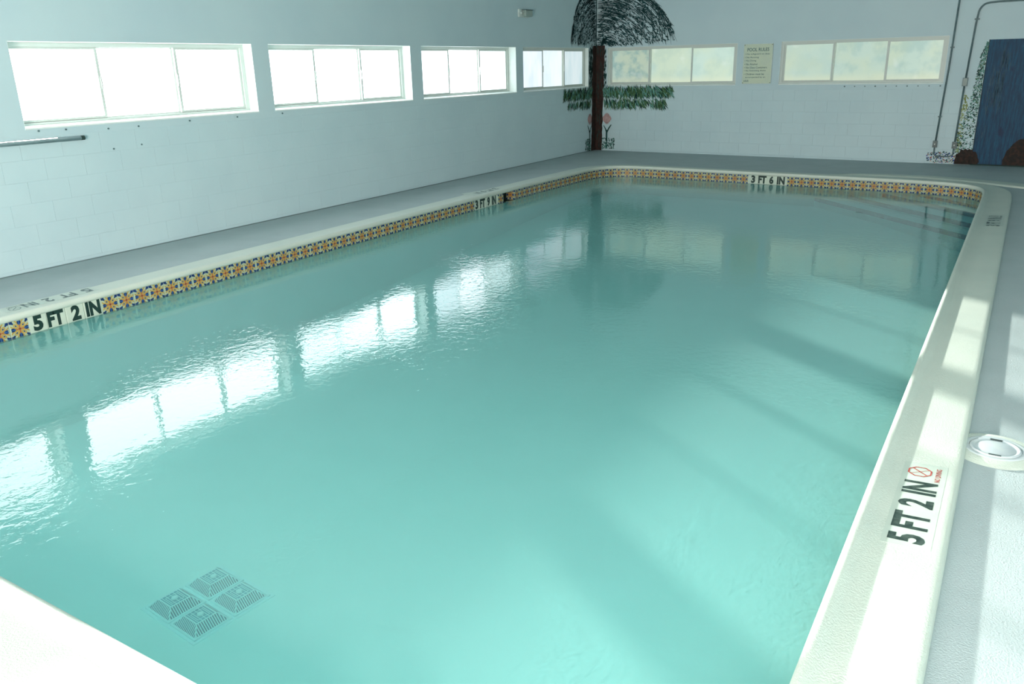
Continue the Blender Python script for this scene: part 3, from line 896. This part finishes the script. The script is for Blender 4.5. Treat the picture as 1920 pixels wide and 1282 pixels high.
# ---------------------------------------------------------------- rail on the left wall
rail = empty('wall_rail', (0.03, -14.5, 1.19)); tag(rail, 'painted rail under the leftmost window with a dark open end', 'rail')
MB().tube([(.012, -3.2, .038), (.012, 2.87, .03)], .021, 12).build('bar', M['rail'], rail, smooth=True)
MB().tube([(.012, 2.862, .03), (.012, 2.90, .03)], .0215, 12).build('end_cap', M['darkrec'], rail)
for yy in (-1.4, .6, 2.4): MB().box((-.03, yy-.012, .012), (.0, yy+.012, .05)).build('bracket', M['rail'], rail)

# wall light high on the left wall
lamp = empty('wall_light', (0, -2.86, 2.70)); tag(lamp, 'small boxy wall light high on the left wall near the palm', 'light')
MB().box((0, -.19, -.068), (.03, .17, .068), bev=.006).build('back_plate', M['lampbox'], lamp)
MB().box((.03, -.08, -.055), (.11, .16, .052), bev=.015).build('housing', M['lampface'], lamp)
MB().box((.03, -.10, .050), (.12, .17, .062)).build('hood', M['conduit'], lamp)
MB().tube([(.03, -.13, .0), (.06, -.13, .0)], .018, 12).build('knob', M['lampbox'], lamp)

# ---------------------------------------------------------------- pool rules sign
sg = empty('pool_rules_sign', far(3.51, 1.37, 0)); tag(sg, 'cream POOL RULES sign between the two far windows', 'sign')
def F(s, z, o): return far(s, z, o) - far(3.51, 1.37, 0)
v = [F(s, z, o) for o in (.006, .012) for (s, z) in ((3.232, 1.37), (3.795, 1.37), (3.795, 2.096), (3.232, 2.096))]
MB().add(v, [(0,3,2,1),(4,5,6,7),(0,1,5,4),(1,2,6,5),(2,3,7,6),(3,0,4,7)]).build('board', M['sign'], sg)
e_ = MB()
for (a, b_) in (((3.232, 1.37), (3.795, 1.376)), ((3.232, 2.090), (3.795, 2.096)), ((3.232, 1.37), (3.238, 2.096)), ((3.789, 1.37), (3.795, 2.096))):
    v = [F(s, z, o) for o in (.006, .015) for (s, z) in (a, (b_[0], a[1]), b_, (a[0], b_[1]))]
    e_.add(v, [(0,3,2,1),(4,5,6,7),(0,1,5,4),(1,2,6,5),(2,3,7,6),(3,0,4,7)])
e_.build('edging', M['lampbox'], sg)
RD = Vector((math.cos(TH), -math.sin(TH), 0)); UP = (0, 0, 1)
obj('lettering', text_mesh('lettering', 'POOL RULES', F(3.302, 1.962, .0135), RD, UP, .42, .062, M['signtext'], .012), sg)
rules = [('\u2022 No Lifeguard on duty', .48), ('\u2022 No Running', .27), ('\u2022 No Diving', .225), ('\u2022 No Alcohol', .25), ('\u2022 No Glass Containers', .44), ('\u2022 No Swimming Alone', .42), ('\u2022 Children must be', .39), ('accompanied by an', .39), ('adult', .10)]
for i_, (tx, w_) in enumerate(rules):
    obj('lettering', text_mesh('lettering', tx, F(3.262 + (.03 if i_ == 7 else 0), 1.893-.0605*i_, .0135), RD, UP, w_, .036, M['signtext'], .006), sg)
for s, z in ((3.25, 2.078), (3.777, 2.078), (3.25, 1.388), (3.777, 1.388)):
    MB().tube([F(s, z, .012), F(s, z, .018)], .007, 8).build('screw', M['slot'], sg)

# ---------------------------------------------------------------- conduits
def fpts(l, o=.027): return [far(s, z, o) for s, z in l]
c1 = empty('conduit', far(6.79, .20, 0)); tag(c1, 'straight grey conduit right of the far window down to a switch box', 'conduit', 'electrical conduits')
o1 = far(6.79, .20, 0)
MB().tube([p-o1 for p in fpts([(6.865, CEIL), (6.82, 1.6), (6.775, .38)])], .0145, 10).build('pipe', M['conduit'], c1, smooth=True)
MB().tube([p-o1 for p in fpts([(6.770, .30), (6.775, .17), (6.80, .135), (6.90, .125), (7.02, .13), (7.07, .16), (7.075, .30)])], .012, 10).build('pipe', M['conduit'], c1, smooth=True)
def fbox(parent, org, s, z, w_, h_, d_, mat, name='box', rot=True, o0=0.0):
    v = [far(ss, zz, oo)-org for oo in (o0, o0+d_) for (ss, zz) in ((s-w_/2, z-h_/2), (s+w_/2, z-h_/2), (s+w_/2, z+h_/2), (s-w_/2, z+h_/2))]
    return MB().add(v, [(0,3,2,1),(4,5,6,7),(0,1,5,4),(1,2,6,5),(2,3,7,6),(3,0,4,7)]).build(name, mat, parent)
def outlet(parent, org, s, z):
    b_ = fbox(parent, org, s, z, .075, .115, .045, M['conduit'], 'switch_box')
    fbox(b_, org, s, z, .062, .10, .004, M['steel'], 'cover_plate', o0=.045)
    fbox(b_, org, s, z, .014, .024, .012, M['frame'], 'toggle', o0=.049)
outlet(c1, o1, 6.772, .335)
for z, s in ((1.93, 6.83), (.80, 6.79)): fbox(c1, o1, s, z, .06, .022, .038, M['conduit'], 'clip')
o2 = far(7.09, .28, 0)
c2 = empty('conduit', o2); tag(c2, 'grey conduit beside the blue door bending right above it', 'conduit', 'electrical conduits')
bend = [(7.078, .38), (7.095, 1.31)]
MB().tube([p-o2 for p in fpts(bend)], .0145, 10).build('pipe', M['conduit'], c2, smooth=True)
up_ = [(7.100, 1.43), (7.130, 2.30), (7.142, 2.43)] + [(7.142+.13*(1-math.cos(a)), 2.43+.17*math.sin(a)) for a in [math.radians(d_) for d_ in (15, 30, 45, 60, 75)]] + [(7.30, 2.605), (7.42, 2.612), (9.6, 2.62)]
MB().tube([p-o2 for p in fpts(up_)], .0145, 10).build('pipe', M['conduit'], c2, smooth=True)
b_ = fbox(c2, o2, 7.098, 1.37, .078, .135, .05, M['conduit'], 'junction_box')
fbox(b_, o2, 7.098, 1.37, .062, .118, .004, M['boxface'], 'cover_plate', o0=.05)
outlet(c2, o2, 7.078, .325)
fbox(c2, o2, 7.137, 2.36, .07, .022, .038, M['conduit'], 'clip')

# ---------------------------------------------------------------- blue door
dr = empty('door_1', far(DS0, 0, 0)); dr['kind'] = 'structure'
od = far(DS0, 0, 0)
fbox(dr, od, (DS0+DS1)/2, DZ/2, DS1-DS0-.004, DZ-.004, .03, M['door'], 'door_leaf', o0=-.028)
q = MB()
fbox(dr, od, DS0+.001, DZ/2, .010, DZ, .03, M['darkrec'], 'door_edge', o0=-.026)
fbox(dr, od, (DS0+DS1)/2, .010, DS1-DS0, .018, .05, M['darkrec'], 'threshold', o0=-.03)
fbox(dr, od, 8.22, 1.0, .04, .12, .01, M['steel'], 'handle_plate', o0=.002)

# ---------------------------------------------------------------- wall paintings (flat brushwork on the wall)
def dab(mb, put, s, z, ln, w_, ang, mi=0, off=.008):
    """a pointed brush dab"""
    c, n_ = math.cos(ang), math.sin(ang)
    pts = [(-.5, 0), (-.2, .5), (.2, .42), (.5, 0), (.2, -.42), (-.2, -.5)]
    v_ = [put(s + a*ln*c - b_*w_*n_, z + a*ln*n_ + b_*w_*c, off) for a, b_ in pts]
    mb.add(v_, [(0,1,2,3,4,5)], mi)
def stroke(mb, put, pts, w_, mi=0, off=.008, taper=True):
    n_ = len(pts); v_ = []
    for i_, (s, z) in enumerate(pts):
        a, b_ = pts[max(i_-1, 0)], pts[min(i_+1, n_-1)]
        dx, dz = b_[0]-a[0], b_[1]-a[1]; l = math.hypot(dx, dz) or 1
        ww = w_/2*(math.sin(math.pi*(i_+.4)/(n_-.2))*.8+.2 if taper else 1)
        v_ += [put(s - dz/l*ww, z + dx/l*ww, off), put(s + dz/l*ww, z - dx/l*ww, off)]
    mb.add(v_, [(2*i_, 2*i_+1, 2*i_+3, 2*i_+2) for i_ in range(n_-1)], mi)
class Rel:
    def __init__(s, org): s.o = org
    def far(s, a, z, off=.008): return far(a, z, off) - s.o
    def left(s, a, z, off=.008): return left(a, z, off) - s.o

org = Vector((CORNER.x, CORNER.y, 0)); rl = Rel(org)
palm = empty('palm_painting', org); tag(palm, 'palm tree painted on the walls in the far corner', 'painting')
rnd = random.Random(11)
# trunk, wrapped round the corner
mb = MB()
N = 28
prevL = []
for i_ in range(N+1):
    z = .0 + 2.17*i_/N
    wl_ = .215 - .05*i_/N + rnd.uniform(-.012, .012); wr_ = .165 + .05*i_/N + rnd.uniform(-.008, .008)
    mb.v += [rl.left(wl_, z, .0085), rl.left(.0085, z, .0085), rl.far(wr_, z, .0085)]
for i_ in range(N):
    a = i_*3
    mb.f += [(a, a+3, a+4, a+1), (a+1, a+4, a+5, a+2)]; mb.m += [0, 0]
mb.build('trunk', M['bark'], palm)
mb = MB()
for i_ in range(90):
    z = rnd.uniform(.05, 2.1); put, lim = (rl.left, .16) if rnd.random() < .4 else (rl.far, .17)
    s = rnd.uniform(.02, lim)
    dab(mb, put, s, z, rnd.uniform(.08, .22), rnd.uniform(.008, .02), math.radians(90+rnd.uniform(-8, 8)), off=.0095)
mb.build('bark_strokes', M['darkrec'], palm)
# crown: arching strokes from the corner outwards
def crown(put, smax, count, seed):
    r = random.Random(seed); mb = MB()
    zc = 2.10; HT = 1.30
    for i_ in range(count):
        R = r.random()**.6
        if r.random() < .12: R = r.uniform(.93, 1.0)
        a1 = r.uniform(2, 88); ln = r.uniform(5, 20)
        if r.random() < .3: a1 = r.uniform(60, 88)
        jit = r.uniform(-.02, .02); tilt = r.uniform(-.07, .07)
        pts = []
        for k_ in range(5):
            a = math.radians(min(89, a1 + ln*(k_/4-.5)))
            s = smax*(R+jit+tilt*(k_/4-.5))*math.cos(a)**.9 if math.cos(a) > 0 else 0
            z = zc + HT*R*math.sin(a)**.85*(.75+.25*math.sin(a)) if math.sin(a) > 0 else zc
            pts.append((s+.004, z))
        if min(p[1] for p in pts) < 2.135: continue
        if max(p[1] for p in pts) > 3.5: continue
        stroke(mb, put, pts, r.uniform(.006, .014))
    for i_ in range(int(count*.9)):
        R = math.sqrt(r.random()); a = math.radians(r.uniform(5, 85))
        s = smax*R*math.cos(a); z = zc + HT*R*math.sin(a)
        if z < 2.16 or z > 3.4: continue
        dab(mb, put, s+.02, z, r.uniform(.03, .09), r.uniform(.008, .024), math.radians(-60 + 60*math.sin(a) + r.uniform(-30, 30)))
    return mb
crown(rl.far, 1.78, 900, 3).build('frond', M['frond'], palm)
crown(rl.left, 1.15, 560, 4).build('frond', M['frond'], palm)
mb = MB()
mb.add([p for z in (2.13, 3.46) for p in (rl.left(.026, z, .0088), rl.left(.0088, z, .0088), rl.far(.018, z, .0088))], [(0, 3, 4, 1), (1, 4, 5, 2)])
for i_ in range(26):                                   # small tuft where the trunk ends
    a = rnd.uniform(-10, 75); ln = rnd.uniform(.15, .45)
    pts = [(.11 + ln*t_*math.cos(math.radians(a)), 2.15 + ln*(t_*math.sin(math.radians(a))*.6) + .10*math.sin(t_*2.6) - .10*t_*t_) for t_ in (0, .25, .5, .75, 1)]
    if min(p[1] for p in pts) > 2.135: stroke(mb, rl.far, pts, .02)
mb.build('frond', M['frond'], palm)
# leaves between the windows beside the trunk
mb = MB()
for i_ in range(120): dab(mb, rl.left, rnd.uniform(.19, .34), rnd.uniform(1.33, 2.12), rnd.uniform(.06, .14), rnd.uniform(.012, .03), math.radians(rnd.uniform(70, 110)))
for i_ in range(50): dab(mb, rl.far, rnd.uniform(.20, .255), rnd.uniform(1.33, 2.10), rnd.uniform(.05, .11), rnd.uniform(.010, .02), math.radians(rnd.uniform(70, 110)))
mb.build('leaves', M['leafd'], palm)['kind'] = 'stuff'
# hanging leaves below the windows, two tiers
def tier(put, s0, s1, zt_, zb_, count, seed, lean):
    r = random.Random(seed); mb = MB()
    for i_ in range(count):
        s = r.uniform(s0, s1); f_ = (s-s0)/(s1-s0)
        z = r.uniform(zb_+.05, zt_-.04)
        ang = math.radians(-90 + lean*(f_*30+r.uniform(-25, 30)))
        mi = r.choices([0, 1, 2], [7, 3.4, 1.2])[0]
        dab(mb, put, s, z, min(r.uniform(.10, .22), (zt_-zb_)*.9), r.uniform(.012, .026), ang, mi, .008+.0004*mi)
    return mb
LM = [M['leafd'], M['leafg'], M['leafm']]
for a in ((rl.far, .19, 1.80, 1.335, 1.085, 560, 21, 1), (rl.far, .22, 1.66, 1.075, .865, 300, 22, 1), (rl.left, .20, 1.50, 1.31, 1.07, 380, 23, 1), (rl.left, .24, 1.30, 1.06, .88, 130, 24, 1)):
    tier(*a).build('hanging_leaves', LM, palm)['kind'] = 'stuff'
# tulips and small bushes
def tulip(put, sc, flip):
    mb = MB(); r = random.Random(5)
    for k_ in range(7):
        a = math.radians(50+80*k_/6)
        pts = [(sc + (k_-3)*.022*math.sin(math.pi*t_)*1.5, .575+.20*t_) for t_ in (0, .25, .5, .75, 1)]
        stroke(mb, put, pts, .03, 0)
    for rr in (.085, .06):
        pts = [(sc+rr*math.cos(a)*.85, .675+rr*1.35*math.sin(a)) for a in [2*math.pi*k_/14 for k_ in range(15)]]
        stroke(mb, put, pts, .011, 0, .0088, False)
    t1 = mb.build('tulip_petals', M['pink'], palm)
    mb = MB(); g_ = 1
    stroke(mb, put, [(sc, .0), (sc, .2), (sc, .36), (sc, .44)], .040, taper=False)
    stroke(mb, put, [(sc, .36), (sc-.03*g_, .46), (sc-.075*g_, .53)], .025)
    stroke(mb, put, [(sc, .36), (sc+.05*g_, .47), (sc+.11*g_, .55)], .030)
    mb.build('tulip_stem', M['leafd'], palm)
tulip(rl.far, .285, 1); tulip(rl.left, .285, 1)
for put, a, b_ in ((rl.far, .17, .47), (rl.left, .22, .50)):
    mb = MB()
    for i_ in range(150):
        mi = rnd.choice([0, 0, 2]); dab(mb, put, rnd.uniform(a, b_), rnd.uniform(.02, .26), rnd.uniform(.02, .05), rnd.uniform(.012, .026), rnd.uniform(0, 3.1), mi, .008+.0003*mi)
    mb.build('bush', LM, palm)['kind'] = 'stuff'

# painting round the door: vines, flower bed, rocks
org = far(7.3, 0, 0); rd = Rel(org)
vine = empty('vine_painting', org); tag(vine, 'vines and flowers painted on the wall left of the blue door', 'painting')
def vine_left(z):
    pts = [(0, 7.05), (.2, 7.08), (.52, 7.09), (.97, 7.195), (1.4, 7.238), (1.78, 7.262), (2.0, 7.33)]
    for (z0_, s0_), (z1_, s1_) in zip(pts[:-1], pts[1:]):
        if z <= z1_: return s0_ + (s1_-s0_)*(z-z0_)/(z1_-z0_)
    return 7.35
mb = MB()
for i_ in range(650):
    z = rnd.uniform(.04, 2.0); s = rnd.uniform(vine_left(z)+.01, 7.355)
    mi = rnd.choices([0, 2, 1], [3, 1.6, .5])[0]
    dab(mb, rd.far, s, z, rnd.uniform(.018, .05), rnd.uniform(.008, .02), rnd.uniform(0, 3.1), mi, .008+.0003*mi)
mb.build('vine_leaves', LM, vine)['kind'] = 'stuff'
mb = MB()
for i_ in range(90):
    z = rnd.uniform(.2, 1.15); s = rnd.gauss(7.115+.03*z, .02)
    dab(mb, rd.far, s, z, rnd.uniform(.03, .06), rnd.uniform(.012, .022), rnd.uniform(0, 3.1))
mb.build('pale_leaves', M['yelg'], vine)['kind'] = 'stuff'
mb = MB()
for i_ in range(230):
    mi = rnd.choices([0, 1, 2, 3, 4], [3, 1.2, 1, 3, 2])[0]
    dab(mb, rd.far, rnd.uniform(6.66, 7.20), rnd.uniform(.015, .205), rnd.uniform(.018, .045), rnd.uniform(.01, .02), rnd.uniform(0, 3.1), mi, .009+.0003*mi)
mb.build('flower_bed', [M['bluep'], M['redp'], M['leafm'], M['leafd'], M['frame']], vine)['kind'] = 'stuff'
def blob(put, sc, rs, zh, mat, seed, off):
    r = random.Random(seed); mb = MB(); n_ = 26
    v_ = [put(sc, zh*.4, off)]
    for k_ in range(n_+1):
        a = math.pi*k_/n_; q_ = 1+r.uniform(-.05, .05)
        v_.append(put(sc+rs*q_*math.cos(a), max(.004, zh*q_*max(0, math.sin(a))**.7), off))
    mb.add(v_, [(0, k_, k_+1) for k_ in range(1, n_+1)] + [(0, n_+1, 1)])
    for k_ in range(70):
        a = r.uniform(0, math.pi); q_ = r.uniform(.3, 1.05)
        dab(mb, put, sc+rs*q_*math.cos(a), max(.02, zh*q_*math.sin(a)), r.uniform(.02, .06), r.uniform(.01, .02), r.uniform(0, 3.1), off=off+.0004)
    return mb
blob(rd.far, 7.29, .185, .265, None, 1, .0105).build('painted_rock', M['rockp'], vine)
blob(rd.far, 8.12, .28, .44, None, 2, .0105).build('painted_rock', M['rockp'], vine)
mb = MB()
for (s0_, s1_, z0_, z1_, c_) in ((7.535, 7.66, .95, 1.50, 60), (7.58, 7.72, 1.62, 1.82, 26), (7.45, 7.52, .4, 1.6, 20)):
    for i_ in range(c_): dab(mb, rd.far, rnd.uniform(s0_, s1_), rnd.uniform(z0_, z1_), rnd.uniform(.12, .3), rnd.uniform(.006, .014), math.radians(90+rnd.uniform(-3, 3)), 0, .0045)
mb.build('painted_rock', M['tanp'], vine)

# filler dots and screws under the windows
mb = MB()
for i_ in range(10):
    s = 5.15 + i_*.175; z = 1.310
    mb.tube([far(s, z, -.001), far(s, z, .010)], .010 if i_ % 3 else .013, 8)
q = mb.build('rivets', M['conduit'], wf); q['kind'] = 'stuff'
mb = MB()
for (y_, z_) in ((-12.02, 1.315), (-11.75, 1.31), (-11.3, 1.285), (-10.95, 1.285), (-10.3, 1.30), (-9.62, 1.30), (-11.28, 1.08), (-10.95, 1.095), (-8.9, 1.30)):
    mb.tube([(-.001, y_, z_), (.010, y_, z_)], .009, 8)
q = mb.build('screw_heads', M['conduit'], wl); q['kind'] = 'stuff'
